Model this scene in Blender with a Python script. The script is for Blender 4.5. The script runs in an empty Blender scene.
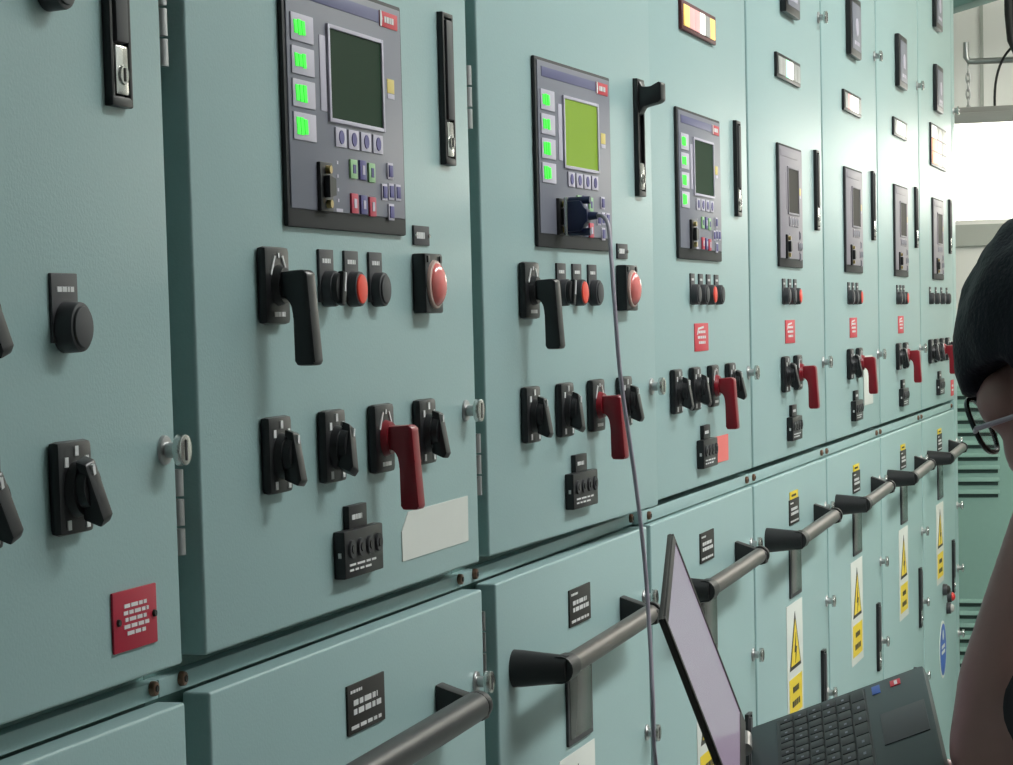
import bpy, bmesh, math, random
from mathutils import Vector, Matrix

# ------------------------------------------------------------------ camera, world, exposure
S = bpy.context.scene
COL = S.collection
R_ = math.radians
cam = bpy.data.cameras.new('camera')
cam.sensor_width = 36.0
cam.lens = 2454.92 * 36.0 / 1013.0
cam.shift_y = (519.4 - 382.5) / 1013.0
cam.clip_start = 0.05
camo = bpy.data.objects.new('camera', cam)
COL.objects.link(camo)
camo.location = (-1.42736745, -0.643045955, 1.6)
camo.rotation_euler = (1.49044502, 0.0246693842, -1.28424625)
S.camera = camo

world = bpy.data.worlds.new('world')
S.world = world
world.use_nodes = True
world.node_tree.nodes['Background'].inputs[0].default_value = (0.75, 0.85, 1.0, 1)
world.node_tree.nodes['Background'].inputs[1].default_value = 0.4
S.view_settings.view_transform = 'Standard'
S.view_settings.look = 'None'
S.view_settings.gamma = 1.0
S.view_settings.use_curve_mapping = False
S.view_settings.exposure = 0.0
S.cycles.use_denoising = True
S.cycles.max_bounces = 8

CEIL_LIGHT = 33.0      # emission of the ceiling batten diffusers
LAMP_LIGHT = 4.8      # emission of the hanging lamp at the far end

# ------------------------------------------------------------------ materials
def mat(name, col, rough=0.5, metal=0.0, emit=None, es=0.0, bump=0.0, bscale=300.0, vary=0.0, vscale=20.0,
        alpha=1.0, trans=0.0, coat=0.0, spec=0.5):
    m = bpy.data.materials.new(name)
    m.use_nodes = True
    nt = m.node_tree
    b = nt.nodes['Principled BSDF']
    b.inputs['Base Color'].default_value = (*col, 1)
    b.inputs['Roughness'].default_value = rough
    b.inputs['Metallic'].default_value = metal
    b.inputs['Specular IOR Level'].default_value = spec
    b.inputs['Alpha'].default_value = alpha
    if trans: b.inputs['Transmission Weight'].default_value = trans
    if coat: b.inputs['Coat Weight'].default_value = coat
    if emit:
        b.inputs['Emission Color'].default_value = (*emit, 1)
        b.inputs['Emission Strength'].default_value = es
    tc = nt.nodes.new('ShaderNodeTexCoord')
    if vary:
        n = nt.nodes.new('ShaderNodeTexNoise')
        n.inputs['Scale'].default_value = vscale
        n.inputs['Detail'].default_value = 4
        nt.links.new(tc.outputs['Object'], n.inputs['Vector'])
        mx = nt.nodes.new('ShaderNodeMix'); mx.data_type = 'RGBA'
        mx.inputs['A'].default_value = (*[c * (1 - vary) for c in col], 1)
        mx.inputs['B'].default_value = (*[min(1, c * (1 + vary)) for c in col], 1)
        nt.links.new(n.outputs['Fac'], mx.inputs['Factor'])
        nt.links.new(mx.outputs['Result'], b.inputs['Base Color'])
    if bump:
        n2 = nt.nodes.new('ShaderNodeTexNoise')
        n2.inputs['Scale'].default_value = bscale
        n2.inputs['Detail'].default_value = 2
        nt.links.new(tc.outputs['Object'], n2.inputs['Vector'])
        bp = nt.nodes.new('ShaderNodeBump')
        bp.inputs['Strength'].default_value = bump
        bp.inputs['Distance'].default_value = 0.002
        nt.links.new(n2.outputs['Fac'], bp.inputs['Height'])
        nt.links.new(bp.outputs['Normal'], b.inputs['Normal'])
    return m

M = {}
M['teal'] = mat('teal_paint', (0.325, 0.470, 0.466), 0.37, bump=0.10, bscale=420, vary=0.035, vscale=260, spec=0.32)
M['teal_frame'] = mat('teal_frame_paint', (0.16, 0.29, 0.265), 0.55, bump=0.08, bscale=420)
M['teal_louvre'] = mat('grey_green_paint', (0.25, 0.41, 0.35), 0.55, bump=0.08, bscale=300, vary=0.04, vscale=60)
M['slit'] = mat('dark_slit', (0.03, 0.06, 0.05), 0.8)
M['black'] = mat('black_plastic', (0.011, 0.011, 0.013), 0.38)
M['blackmatte'] = mat('black_matt_plastic', (0.018, 0.018, 0.02), 0.6)
M['charcoal'] = mat('charcoal_plastic', (0.045, 0.045, 0.05), 0.5)
M['darkgrey'] = mat('dark_grey_glass', (0.075, 0.085, 0.08), 0.25)
M['face'] = mat('relay_face_grey', (0.185, 0.19, 0.235), 0.42)
M['face_light'] = mat('relay_face_lilac_grey', (0.29, 0.265, 0.30), 0.5)
M['title'] = mat('relay_title_violet', (0.10, 0.10, 0.22), 0.45)
M['pale'] = mat('pale_lilac_plastic', (0.52, 0.49, 0.58), 0.45)
M['white'] = mat('white_print', (0.72, 0.72, 0.72), 0.5)
M['paper'] = mat('white_paper', (0.66, 0.68, 0.63), 0.7, vary=0.03, vscale=30)
M['red'] = mat('red_plastic', (0.62, 0.03, 0.025), 0.4)
M['redlit'] = mat('orange_red_button', (0.85, 0.06, 0.03), 0.4)
M['handle_red'] = mat('dark_red_plastic', (0.25, 0.008, 0.018), 0.35)
M['redplate'] = mat('crimson_plate', (0.43, 0.012, 0.04), 0.45)
M['redlabel'] = mat('red_label', (0.62, 0.04, 0.06), 0.5)
M['pink'] = mat('pink_lens', (0.85, 0.21, 0.19), 0.2, coat=0.5)
M['lens_rim'] = mat('pinkish_clear_rim', (0.55, 0.38, 0.33), 0.25)
M['green'] = mat('lit_green_digits', (0.02, 0.6, 0.02), 0.5, emit=(0.03, 1.0, 0.04), es=0.75)
M['greenkey'] = mat('pale_green_key', (0.32, 0.55, 0.28), 0.5)
M['redkey'] = mat('pinkish_red_key', (0.55, 0.06, 0.10), 0.5)
M['bluekey'] = mat('blue_violet_key', (0.10, 0.09, 0.26), 0.5)
M['yellowtag'] = mat('yellow_sticker', (0.72, 0.58, 0.17), 0.5)
M['screen'] = mat('dark_green_lcd', (0.008, 0.035, 0.014), 0.6, spec=0.1)
M['screen_lit'] = mat('lit_green_lcd', (0.15, 0.25, 0.02), 0.5, spec=0.15, emit=(0.26, 0.42, 0.02), es=0.35)
M['screen_brown'] = mat('dark_brown_lcd', (0.05, 0.045, 0.04), 0.6, spec=0.1)
M['steel'] = mat('bright_steel', (0.62, 0.62, 0.6), 0.25, 1.0)
M['galv'] = mat('zinc_plate', (0.5, 0.5, 0.5), 0.4, 1.0)
M['brass'] = mat('brass', (0.6, 0.45, 0.2), 0.35, 1.0)
M['copper'] = mat('browned_screw', (0.22, 0.12, 0.08), 0.4, 0.6)
M['bar'] = mat('bar_grey_brown', (0.115, 0.10, 0.093), 0.38, 0.5)
M['bar_dark'] = mat('bar_black', (0.025, 0.025, 0.027), 0.4)
M['rubber'] = mat('black_rubber', (0.013, 0.013, 0.014), 0.5)
M['yellow'] = mat('warning_yellow', (0.82, 0.60, 0.01), 0.45)
M['ink'] = mat('black_ink', (0.02, 0.018, 0.015), 0.6)
M['blue'] = mat('sign_blue', (0.03, 0.10, 0.42), 0.45)
M['cableblue'] = mat('navy_plug', (0.012, 0.018, 0.07), 0.4)
M['cable'] = mat('grey_violet_cable', (0.36, 0.32, 0.38), 0.4)
M['sticky'] = mat('salmon_pink_paper', (0.80, 0.18, 0.16), 0.7)
M['lit_white'] = mat('lit_white_window', (0.8, 0.8, 0.75), 0.4, emit=(1, 0.98, 0.9), es=1.0)
M['lit_yellow'] = mat('lit_yellow_window', (0.8, 0.6, 0.2), 0.4, emit=(1, 0.65, 0.15), es=0.7)
M['lit_pink'] = mat('lit_pink_window', (0.8, 0.4, 0.4), 0.4, emit=(1, 0.45, 0.4), es=0.45)
M['lit_green'] = mat('lit_green_window', (0.5, 0.8, 0.6), 0.4, emit=(0.35, 1, 0.6), es=0.9)
M['unlit'] = mat('unlit_grey_window', (0.42, 0.42, 0.40), 0.4)
M['lit_orange'] = mat('lit_orange_window', (0.8, 0.3, 0.15), 0.4, emit=(1, 0.22, 0.08), es=0.9)
M['frame_maroon'] = mat('maroon_frame', (0.10, 0.015, 0.02), 0.5)
M['wall'] = mat('white_wall_paint', (0.86, 0.86, 0.84), 0.8, bump=0.05, bscale=60)
M['wall_grey'] = mat('grey_wall_paint', (0.40, 0.42, 0.41), 0.8, bump=0.05, bscale=60)
M['floor'] = mat('grey_floor_paint', (0.36, 0.37, 0.37), 0.45, vary=0.12, vscale=3)
M['ceil'] = mat('white_ceiling', (0.75, 0.75, 0.73), 0.85)
M['trim'] = mat('pale_grey_trunking', (0.42, 0.44, 0.41), 0.6)
M['lampbody'] = mat('lamp_housing_grey', (0.40, 0.39, 0.37), 0.5)
M['glow'] = mat('lamp_diffuser', (0.9, 0.9, 0.9), 0.4, emit=(1, 0.97, 0.86), es=LAMP_LIGHT)
M['batten_far'] = mat('batten_diffuser_aged', (0.9, 0.9, 0.85), 0.4, emit=(1.0, 0.98, 0.78), es=CEIL_LIGHT * .6)
M['batten'] = mat('batten_diffuser', (0.9, 0.9, 0.9), 0.4, emit=(0.98, 1.0, 0.99), es=CEIL_LIGHT)
M['laptop'] = mat('dark_slate_plastic', (0.030, 0.050, 0.052), 0.5)
M['key'] = mat('black_key', (0.012, 0.014, 0.016), 0.45)
M['display'] = mat('lilac_display', (0.08, 0.07, 0.09), 0.2, emit=(0.40, 0.31, 0.42), es=0.55)
M['silver'] = mat('silver_plastic', (0.35, 0.33, 0.32), 0.35, 0.6)
M['skin'] = mat('brown_skin', (0.36, 0.19, 0.17), 0.42, vary=0.10, vscale=45, bump=0.05, bscale=250)
M['nail'] = mat('nail', (0.34, 0.18, 0.15), 0.35)
M['eye'] = mat('eye_white', (0.6, 0.58, 0.55), 0.2)
M['hair'] = mat('black_hair', (0.006, 0.006, 0.011), 0.6, bump=0.6, bscale=230, vary=0.4, vscale=120, spec=0.2)
M['shirt'] = mat('black_cloth', (0.012, 0.012, 0.014), 0.85, bump=0.2, bscale=200)
M['jeans'] = mat('navy_cloth', (0.03, 0.04, 0.07), 0.85, bump=0.2, bscale=300)
M['leather'] = mat('black_leather', (0.015, 0.014, 0.013), 0.45)
M['glasses'] = mat('black_glasses_rim', (0.01, 0.01, 0.012), 0.25)
M['temple'] = mat('lilac_grey_temple_arm', (0.42, 0.34, 0.40), 0.3)
M['lens'] = mat('spectacle_lens', (0.8, 0.8, 0.85), 0.05, alpha=0.15)

# ------------------------------------------------------------------ mesh builder
class MB:
    """collects shapes and becomes ONE mesh; slot numbers choose the material"""
    def __init__(s): s.bm = bmesh.new()
    def _take(s, b, mi, mtx=None):
        for f in b.faces: f.material_index = mi
        if mtx is not None: b.transform(mtx)
        tmp = bpy.data.meshes.new('tmp'); b.to_mesh(tmp); b.free()
        s.bm.from_mesh(tmp); bpy.data.meshes.remove(tmp)
        return s
    def box(s, x0, x1, y0, y1, z0, z1, bev=0.0, mi=0, seg=2, mtx=None):
        b = bmesh.new()
        bmesh.ops.create_cube(b, size=1.0)
        sx, sy, sz = x1 - x0, y1 - y0, z1 - z0
        for v in b.verts:
            v.co = Vector(((v.co.x + .5) * sx + x0, (v.co.y + .5) * sy + y0, (v.co.z + .5) * sz + z0))
        if bev > 0:
            bmesh.ops.bevel(b, geom=b.edges[:], offset=min(bev, .49 * min(abs(sx), abs(sy), abs(sz))), segments=seg, profile=0.6, affect='EDGES')
        return s._take(b, mi, mtx)
    def cyl(s, p0, p1, r0, r1=None, n=24, mi=0, bev=0.0):
        r1 = r0 if r1 is None else r1
        p0, p1 = Vector(p0), Vector(p1)
        d = p1 - p0
        b = bmesh.new()
        bmesh.ops.create_cone(b, cap_ends=True, cap_tris=False, segments=n, radius1=r0, radius2=r1, depth=d.length)
        if bev > 0:
            es = [e for e in b.edges if abs(e.verts[0].co.z - e.verts[1].co.z) < 1e-7]
            bmesh.ops.bevel(b, geom=es, offset=bev, segments=2, profile=0.6, affect='EDGES')
        q = d.to_track_quat('Z', 'Y').to_matrix().to_4x4()
        q.translation = (p0 + p1) / 2
        return s._take(b, mi, q)
    def ball(s, c, r, mi=0, n=16, mtx=None):
        b = bmesh.new()
        bmesh.ops.create_uvsphere(b, u_segments=n, v_segments=max(8, n // 2 + 2), radius=1.0)
        r = (r, r, r) if not hasattr(r, '__len__') else r
        m = Matrix.Translation(Vector(c)) @ (mtx if mtx is not None else Matrix.Identity(4)) @ Matrix.Diagonal((*r, 1))
        return s._take(b, mi, m)
    def prism(s, pts, axis, a, bb, mi=0, bev=0.0):
        """polygon pts extruded from a to bb along axis; remaining axes in order"""
        b = bmesh.new()
        def P(u, v, w):
            return {'x': (w, u, v), 'y': (u, w, v), 'z': (u, v, w)}[axis]
        v0 = [b.verts.new(P(u, v, a)) for u, v in pts]
        v1 = [b.verts.new(P(u, v, bb)) for u, v in pts]
        n = len(pts)
        b.faces.new(v0); b.faces.new(v1[::-1])
        for i in range(n):
            b.faces.new((v0[i], v1[i], v1[(i + 1) % n], v0[(i + 1) % n]))
        bmesh.ops.recalc_face_normals(b, faces=b.faces[:])
        if bev > 0:
            bmesh.ops.bevel(b, geom=b.edges[:], offset=bev, segments=2, profile=0.6, affect='EDGES')
        return s._take(b, mi)
    def tube(s, pts, r, mi=0, n=10, closed=False):
        pts = [Vector(p) for p in pts]
        b = bmesh.new()
        rings = []
        N = len(pts)
        up = None
        for i, p in enumerate(pts):
            if closed: t = pts[(i + 1) % N] - pts[i - 1]
            else: t = pts[min(i + 1, N - 1)] - pts[max(i - 1, 0)]
            t.normalize()
            if up is None:
                up = t.orthogonal().normalized()
            up = (up - t * up.dot(t)).normalized()
            w = t.cross(up)
            rr = r[i] if hasattr(r, '__len__') else r
            rings.append([b.verts.new(p + rr * (math.cos(2 * math.pi * k / n) * up + math.sin(2 * math.pi * k / n) * w)) for k in range(n)])
        for i in range(N if closed else N - 1):
            A, B = rings[i], rings[(i + 1) % N]
            for k in range(n):
                b.faces.new((A[k], A[(k + 1) % n], B[(k + 1) % n], B[k]))
        if not closed:
            b.faces.new(rings[0][::-1]); b.faces.new(rings[-1])
        bmesh.ops.recalc_face_normals(b, faces=b.faces[:])
        return s._take(b, mi)
    def words(s, x0, x1, z0, z1, rows, y, mi, seed=1, fill=0.55, center=False):
        """small printed lines too small to read in the photograph: strokes of varied length"""
        rnd = random.Random(seed)
        h = (z1 - z0) / rows
        for i in range(rows):
            z = z1 - (i + 0.5) * h
            w = (x1 - x0) * rnd.uniform(0.72, 1.0)
            x = x0 + ((x1 - x0) - w) / 2 if center else x0
            e = x + w
            while x < e - 0.0008:
                L = min(rnd.uniform(0.10, 0.26) * (x1 - x0), e - x)
                s.box(x, x + L, y, y + 0.0004, z - h * fill / 2, z + h * fill / 2, 0, mi)
                x += L + 0.05 * (x1 - x0)
        return s
    def mesh(s, name, mats, smooth=40):
        me = bpy.data.meshes.new(name)
        bmesh.ops.recalc_face_normals(s.bm, faces=s.bm.faces[:])
        s.bm.to_mesh(me); s.bm.free()
        for m in (mats if isinstance(mats, (list, tuple)) else [mats]):
            me.materials.append(M[m])
        me.polygons.foreach_set('use_smooth', [True] * len(me.polygons))
        me.set_sharp_from_angle(angle=R_(smooth))
        return me

def obj(name, me, parent=None, loc=(0, 0, 0), rot=(0, 0, 0), label=None):
    o = bpy.data.objects.new(name, me)
    COL.objects.link(o)
    o.location = loc
    o.rotation_euler = rot
    if parent is not None: o.parent = parent
    if label: o['label'] = label
    return o
def tag(o, label, cat, group=None):
    o['label'] = label; o['category'] = cat
    if group: o['group'] = group
    return o
def struct(o):
    o['kind'] = 'structure'; return o
def empty(name, loc, rot=(0, 0, 0)):
    o = bpy.data.objects.new(name, None)
    COL.objects.link(o); o.location = loc; o.rotation_euler = rot; o.empty_display_size = 0.05
    return o

# ------------------------------------------------------------------ room shell
def shell(name, x0, x1, y0, y1, z0, z1, m):
    return struct(obj(name, MB().box(x0, x1, y0, y1, z0, z1).mesh(name, m)))
X0, X1, Y0, Y1, H = -3.2, 6.4, -2.2, 1.45, 3.1
shell('floor', X0, X1, Y0, Y1, -0.1, 0, 'floor')
shell('ceiling', X0, X1, Y0, Y1, H, H + 0.1, 'ceil')
shell('wall_right', X1, X1 + 0.1, Y0, Y1, 0, H, 'wall')
shell('wall_left', X0 - 0.1, X0, Y0, Y1, 0, H, 'wall_grey')
shell('wall_front', X0, X1, Y1, Y1 + 0.1, 0, H, 'wall')
shell('wall_back', X0, X1, Y0 - 0.1, Y0, 0, H, 'wall_grey')
shell('trim_1', X1 - 0.03, X1, -1.6, Y1, 1.80, 1.866, 'trim')
shell('trim_2', X1 - 0.012, X1, 0.098, 0.108, 2.1, H, 'trim')

# ------------------------------------------------------------------ device meshes (origin on the door skin, -Y towards the aisle)
def kit(root, *subs): return {'root': root, 'subs': subs}

def rotary_meshes():
    b = MB()
    b.box(-.0215, .0215, -.008, 0, -.027, .027, .004, 0)
    for x, z in ((-.013, .015), (.013, .015), (0, .021), (-.012, -.021), (.012, -.021)):
        b.box(x - .0022, x + .0022, -.0086, -.0079, z - .0028, z + .0028, 0, 1)
    b.cyl((0, -.008, -.001), (0, -.013, -.001), .0165, .015, 28, 0)
    plate = b.mesh('rotary_switch', ['black', 'white'])
    k = MB()
    k.cyl((0, -.0125, 0), (0, -.018, 0), .0125, .0115, 24, 0)
    k.prism([(-.012, .0175), (-.0185, .0150), (-.0250, -.018), (-.0225, -.0225), (-.012, -.018)], 'x', -.0065, .0065, 0, .0015)
    k.box(-.0016, .0016, -.0205, -.0185, .0075, .0135, 0, 1)
    return plate, k.mesh('knob', ['black', 'white'])
ROT_PLATE, ROT_KNOB = rotary_meshes()

def pistol_meshes(col):
    b = MB()
    b.box(-.0225, .0225, -.008, 0, -.027, .027, .004, 0)
    for sx in (-1, 1):
        b.prism([(sx * .006, .020), (sx * .008, .021), (sx * .016, .008), (sx * .014, .007)], 'y', -.0087, -.0079, 1)
    b.words(-.010, .012, -.023, -.017, 1, -.0086, 1, 5)
    b.box(-.0015, .0015, -.0086, -.0079, .019, .0225, 0, 1)
    plate = b.mesh('pistol_switch', ['black', 'white'])
    g = MB()
    g.cyl((0, -.008, 0), (0, -.013, 0), .0145, .0125, 24)
    prof = [(-.010, .0095), (-.029, .0105), (-.0325, .008), (-.034, -.018), (-.0365, -.053), (-.035, -.0560), (-.0225, -.0560), (-.0208, -.0525),
            (-.0205, -.022), (-.0190, -.0135), (-.0155, -.0090), (-.010, -.0085)]
    g.prism(prof, 'x', -.0085, .0085, 0, .0025)
    return plate, g.mesh('pistol_grip', [col])
PIS_PLATE, PIS_BLACK = pistol_meshes('black')
_, PIS_RED = pistol_meshes('handle_red')

def button_meshes():
    out = {}
    def base(wide, r):
        b = MB()
        b.box(-wide / 2, wide / 2, -.0022, 0, -.010, .029, .0008, 0)
        b.words(-wide * .32, wide * .36, .0175, .0235, 1, -.0026, 1, 11)
        b.cyl((0, 0, 0), (0, -.0095, 0), r, r * .97, 28, 0, .0012)
        return b
    cap = lambda r, m: MB().cyl((0, -.0085, 0), (0, -.0110, 0), r, r * .96, 28, 0, .0012).mesh('button_cap', [m])
    out['base'] = base(.030, .0136).mesh('push_button', ['charcoal', 'white'])
    out['cap_red'] = cap(.0114, 'redlit'); out['cap_black'] = cap(.0114, 'charcoal')
    k = MB()
    k.cyl((0, -.009, 0), (0, -.0135, 0), .0120, .0112, 24, 0, .001)
    k.box(-.0040, .0040, -.0160, -.011, -.0125, .0125, .0015, 0)
    k.box(-.0014, .0014, -.0165, -.0155, -.002, .0120, 0, 1)
    out['selector'] = k.mesh('selector_knob', ['black', 'white'])
    s = MB()
    s.box(-.012, .012, -.002, 0, -.012, .026, .0006, 0)
    s.words(-.008, .008, .016, .021, 1, -.0024, 1, 3)
    s.cyl((0, 0, 0), (0, -.0095, 0), .0130, .0125, 22, 0, .001)
    out['sbase'] = s.mesh('push_button', ['charcoal', 'white'])
    out['scap_red'] = cap(.0105, 'redlit'); out['scap_black'] = cap(.0105, 'charcoal')
    b = MB()
    b.box(-.0165, .0165, -.0022, 0, -.009, .031, .0008, 0)
    b.words(-.010, .012, .019, .0245, 1, -.0026, 1, 23)
    b.cyl((0, 0, 0), (0, -.0125, 0), .0150, .0143, 32, 0, .0015)
    out['big'] = b.mesh('push_button', ['charcoal', 'white'])
    out['cap_big'] = MB().cyl((0, -.0115, 0), (0, -.0140, 0), .0122, .0118, 32, 0, .001).mesh('button_cap', ['charcoal'])
    return out
BT = button_meshes()

def lamp_meshes():
    b = MB()
    b.box(-.0225, .0225, -.012, 0, -.0245, .0245, .002, 0)
    for sx in (-1, 1): b.box(sx * .016 - .003, sx * .016 + .003, -.013, -.0115, .017, .0225, .0005, 0)
    base = b.mesh('indicator_lamp', ['black'])
    r = MB().cyl((0, -.0118, -.001), (0, -.0145, -.001), .0205, .0195, 32, 0, .001).mesh('lamp_rim', ['lens_rim'])
    l = MB().ball((0, -.013, -.001), (.0160, .0085, .0180), 0, 24)
    return base, r, l.mesh('lens', ['pink'])
LAMP_BASE, LAMP_RIM, LAMP_LENS = lamp_meshes()

def tagplate_mesh(w, h, seed, rows=1):
    b = MB().box(-w / 2, w / 2, -.002, 0, -h / 2, h / 2, .0006, 0)
    b.words(-w * .34, w * .34, -h * .30, h * .30, rows, -.0024, 1, seed)
    for sx in (-1, 1): b.cyl((sx * w * .43, -.0015, 0), (sx * w * .43, -.0032, 0), .0016, None, 10, 2)
    return b.mesh('name_tag', ['charcoal', 'white', 'steel'])
TAGP = tagplate_mesh(.040, .016, 31)

def counter_meshes():
    b = MB()
    b.box(-.043, .043, -.0095, 0, -.018, .018, .0016, 0)
    for i, x in enumerate((-.030, -.010, .010, .030)):
        b.cyl((x, -.009, .004), (x, -.0115, .004), .0072, .0068, 20, 2)
        b.cyl((x, -.011, .004), (x, -.0122, .004), .0035, .0035, 12, 0)
    b.words(-.034, .036, -.014, -.006, 2, -.0099, 1, 44, fill=.4)
    b.box(-.0434, -.0428, -.0065, -.004, -.002, .002, 0, 1)
    main = b.mesh('test_terminal_block', ['black', 'white', 'charcoal'])
    t = MB().box(-.020, .020, -.005, 0, .0165, .0355, .0008, 0)
    t.words(-.014, .014, .023, .030, 1, -.0054, 1, 8)
    return main, t.mesh('name_tab', ['black', 'white'])
CNT, CNT_TAB = counter_meshes()

def slot_meshes():
    b = MB()
    w, h = .0145, .0640
    b.box(-w, w, -.0015, 0, -h, h, .0005, 0)
    for x0, x1, z0, z1 in ((-w, -w + .004, -h, h), (w - .004, w, -h, h), (-w, w, h - .004, h), (-w, w, -h, -h + .006)):
        b.box(x0, x1, -.0055, 0, z0, z1, .0012, 0)
    frame = b.mesh('swing_handle', ['black'])
    l = MB().box(-.0085, .0085, -.0072, -.001, -.026, h - .006, .0022, 0)
    lever = l.mesh('lever', ['charcoal'])
    c = MB().box(-.0085, .0085, -.0058, -.001, -h + .007, -.0275, .0018, 0)
    c.cyl((0, -.005, -.045), (0, -.0072, -.045), .0062, .0056, 20, 0)
    c.box(-.0008, .0008, -.0078, -.0068, -.049, -.041, 0, 1)
    lock = c.mesh('lock', ['steel', 'ink'])
    o = MB()
    o.prism([(0, .060), (-.006, .062), (-.009, .055), (-.018, .055), (-.028, .060), (-.031, .058), (-.031, .040), (-.027, .037), (-.010, .033), (-.006, .026), (0, .024)], 'x', -.010, .010, 0, .002)
    return frame, lever, lock, o.mesh('lever', ['black'])
SLOT, LEVER, LOCK, LEVER_OUT = slot_meshes()

def bolt_meshes():
    b = MB()
    b.cyl((0, 0, 0), (0, -.0025, 0), .0098, .0090, 24, 0, .0008)
    b.cyl((0, -.002, 0), (0, -.012, 0), .0050, None, 16, 0)
    shank = b.mesh('door_bolt', ['galv'])
    h = MB().cyl((0, -.0100, 0), (0, -.0155, 0), .0102, .0098, 26, 0, .0012)
    h.box(-.0010, .0010, -.0160, -.0150, -.0065, .0065, 0, 1)
    return shank, h.mesh('bolt_head', ['steel', 'charcoal'])
BOLT, BOLT_HEAD = bolt_meshes()

def bar_meshes(m, br):
    b = MB()
    L, Rr, z = .102, .525, 0.0
    b.tube([(L, -.046, z), (L + .02, -.0465, z), (.30, -.040, z), (Rr, -.0315, z)], br, 0, 20)
    bar = b.mesh('grab_bar', [m])
    c = MB()
    prof = [(0, .0178), (-.008, .0174), (-.026, .0155), (-.042, .0140), (-.052, .0130)]
    for (y0, r0), (y1, r1) in zip(prof[:-1], prof[1:]): c.cyl((L, y0, z), (L, y1, z), r0, r1, 28)
    c.tube([(L - .008, -.046, z), (L + .02, -.046, z), (L + .030, -.0458, z)], [.0130, .0130, .0114], 0, 20)
    mount = c.mesh('bar_mount', ['rubber'])
    w = MB()
    w.prism([(0, .020), (-.008, .017), (-.032, .009), (-.042, .005), (-.042, -.010), (-.030, -.012), (0, -.012)], 'x', Rr - .010, Rr + .010, 0, .002)
    w.cyl((Rr + .002, -.0315, z), (Rr + .016, -.031, z), .0130, .0122, 24, 0, .002)
    wedge = w.mesh('bar_mount', ['rubber'])
    s = MB().cyl((Rr + .0155, -.031, z), (Rr + .0185, -.0309, z), .0060, .0055, 16).mesh('end_screw', ['steel'])
    return bar, mount, wedge, s
BAR = bar_meshes('bar', .0104)
BAR_DARK = bar_meshes('bar_dark', .0128)

def nameplate_mesh(yellow):
    b = MB().box(-.042, .042, -.0018, 0, -.019, .019, .0005, 0)
    b.words(-.036, -.004, .0115, .0155, 1, -.0022, 1, 4)
    b.words(-.030, .034, -.006, .008, 2, -.0022, 1, 9, fill=.6)
    b.words(-.036, .036, -.0165, -.0115, 1, -.0022, 1, 6)
    if yellow:
        b.box(-.034, .034, -.0016, 0, .0195, .031, .0004, 2)
        b.words(-.024, .024, .022, .028, 1, -.0020, 0, 12)
    return b.mesh('nameplate', ['ink', 'white', 'yellow'])
NAME_A, NAME_B = nameplate_mesh(False), nameplate_mesh(True)

WINDOW_MESH = MB().box(-.049, .049, -.0030, 0, -.047, .047, .001, 0).box(-.043, .043, -.0036, -.0025, -.041, .041, .0006, 1).mesh('inspection_window', ['charcoal', 'darkgrey'])

def sign_mesh():
    b = MB().box(-.070, .070, -.0008, 0, -.092, .092, .0003, 0)
    def tri(r, y, mi, cz=.020):
        pts = [(r * math.sin(a), cz + r * math.cos(a)) for a in (0, 2 * math.pi / 3, 4 * math.pi / 3)]
        b.prism(pts, 'y', y, y + .0004, mi)
    tri(.058, -.0012, 2); tri(.046, -.0016, 1)
    b.prism([(.004, .046), (-.011, .016), (-.001, .016), (-.004, -.001), (.011, .024), (.001, .024)], 'y', -.0020, -.0015, 2)
    b.box(-.056, .056, -.0012, -.0007, -.078, -.022, 0, 1)
    b.words(-.030, .030, -.048, -.033, 1, -.0015, 2, 17, .6, True)
    b.words(-.042, .042, -.070, -.054, 1, -.0015, 2, 18, .6, True)
    return b.mesh('warning_sign', ['paper', 'yellow', 'ink'])
SIGN = sign_mesh()

def red_label_mesh():
    b = MB().box(-.0415, .0415, -.001, 0, -.0175, .0175, .0004, 0)
    b.words(-.026, .028, -.010, .010, 3, -.0014, 1, 21, .5, True)
    b.prism([(-.028, .004), (-.022, .012), (.012, .014), (.012, .0115), (-.020, .0095), (-.025, .003)], 'y', -.0014, -.0009, 1)
    return b.mesh('red_label', ['redlabel', 'white'])
REDLAB = red_label_mesh()

def red_plate_mesh():
    b = MB().box(-.031, .031, -.0018, 0, -.0185, .0185, .0012, 0)
    b.words(-.018, .019, -.010, .011, 5, -.0022, 1, 27, .55, True)
    for x in (-.025, .026): b.cyl((x, -.0015, 0), (x, -.0034, 0), .0024, .002, 12, 2)
    return b.mesh('red_plate', ['redplate', 'white', 'ink'])
REDPLATE = red_plate_mesh()

def annunciator(frame, cells, w=.205, h=.036, rows=1):
    b = MB().box(-w / 2, w / 2, -.0045, 0, -h / 2, h / 2, .0010, 0)
    base = b.mesh('annunciator', [frame])
    subs = []
    n = len(cells) // rows
    cw, ch = (w - .018) / n, (h - .008) / rows
    for i, c in enumerate(cells):
        r, k = divmod(i, n)
        x = -w / 2 + .009 + (k + .5) * cw; z = h / 2 - .004 - (r + .5) * ch
        s = MB().box(x - cw * .485, x + cw * .485, -.0058, -.0035, z - ch * .46, z + ch * .46, .0005, 0)
        subs.append(('annunciator_window', s.mesh('annunciator_window', [c]), None))
    return kit(('annunciator', base), *subs)

def mimic_meshes():
    b = MB()
    b.box(-.062, .062, -.010, 0, -.052, .052, .003, 0)
    f = b.mesh('voltage_indicator', ['black'])
    g = MB().box(-.050, .050, -.0112, -.0095, -.040, .040, .001, 0)
    g.cyl((0, -.0108, 0), (0, -.0124, 0), .016, .015, 24, 1)
    g.words(-.03, .03, -.034, -.022, 1, -.0116, 1, 2)
    return f, g.mesh('indicator_face', ['face', 'pale'])
MIM, MIM_FACE = mimic_meshes()

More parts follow.
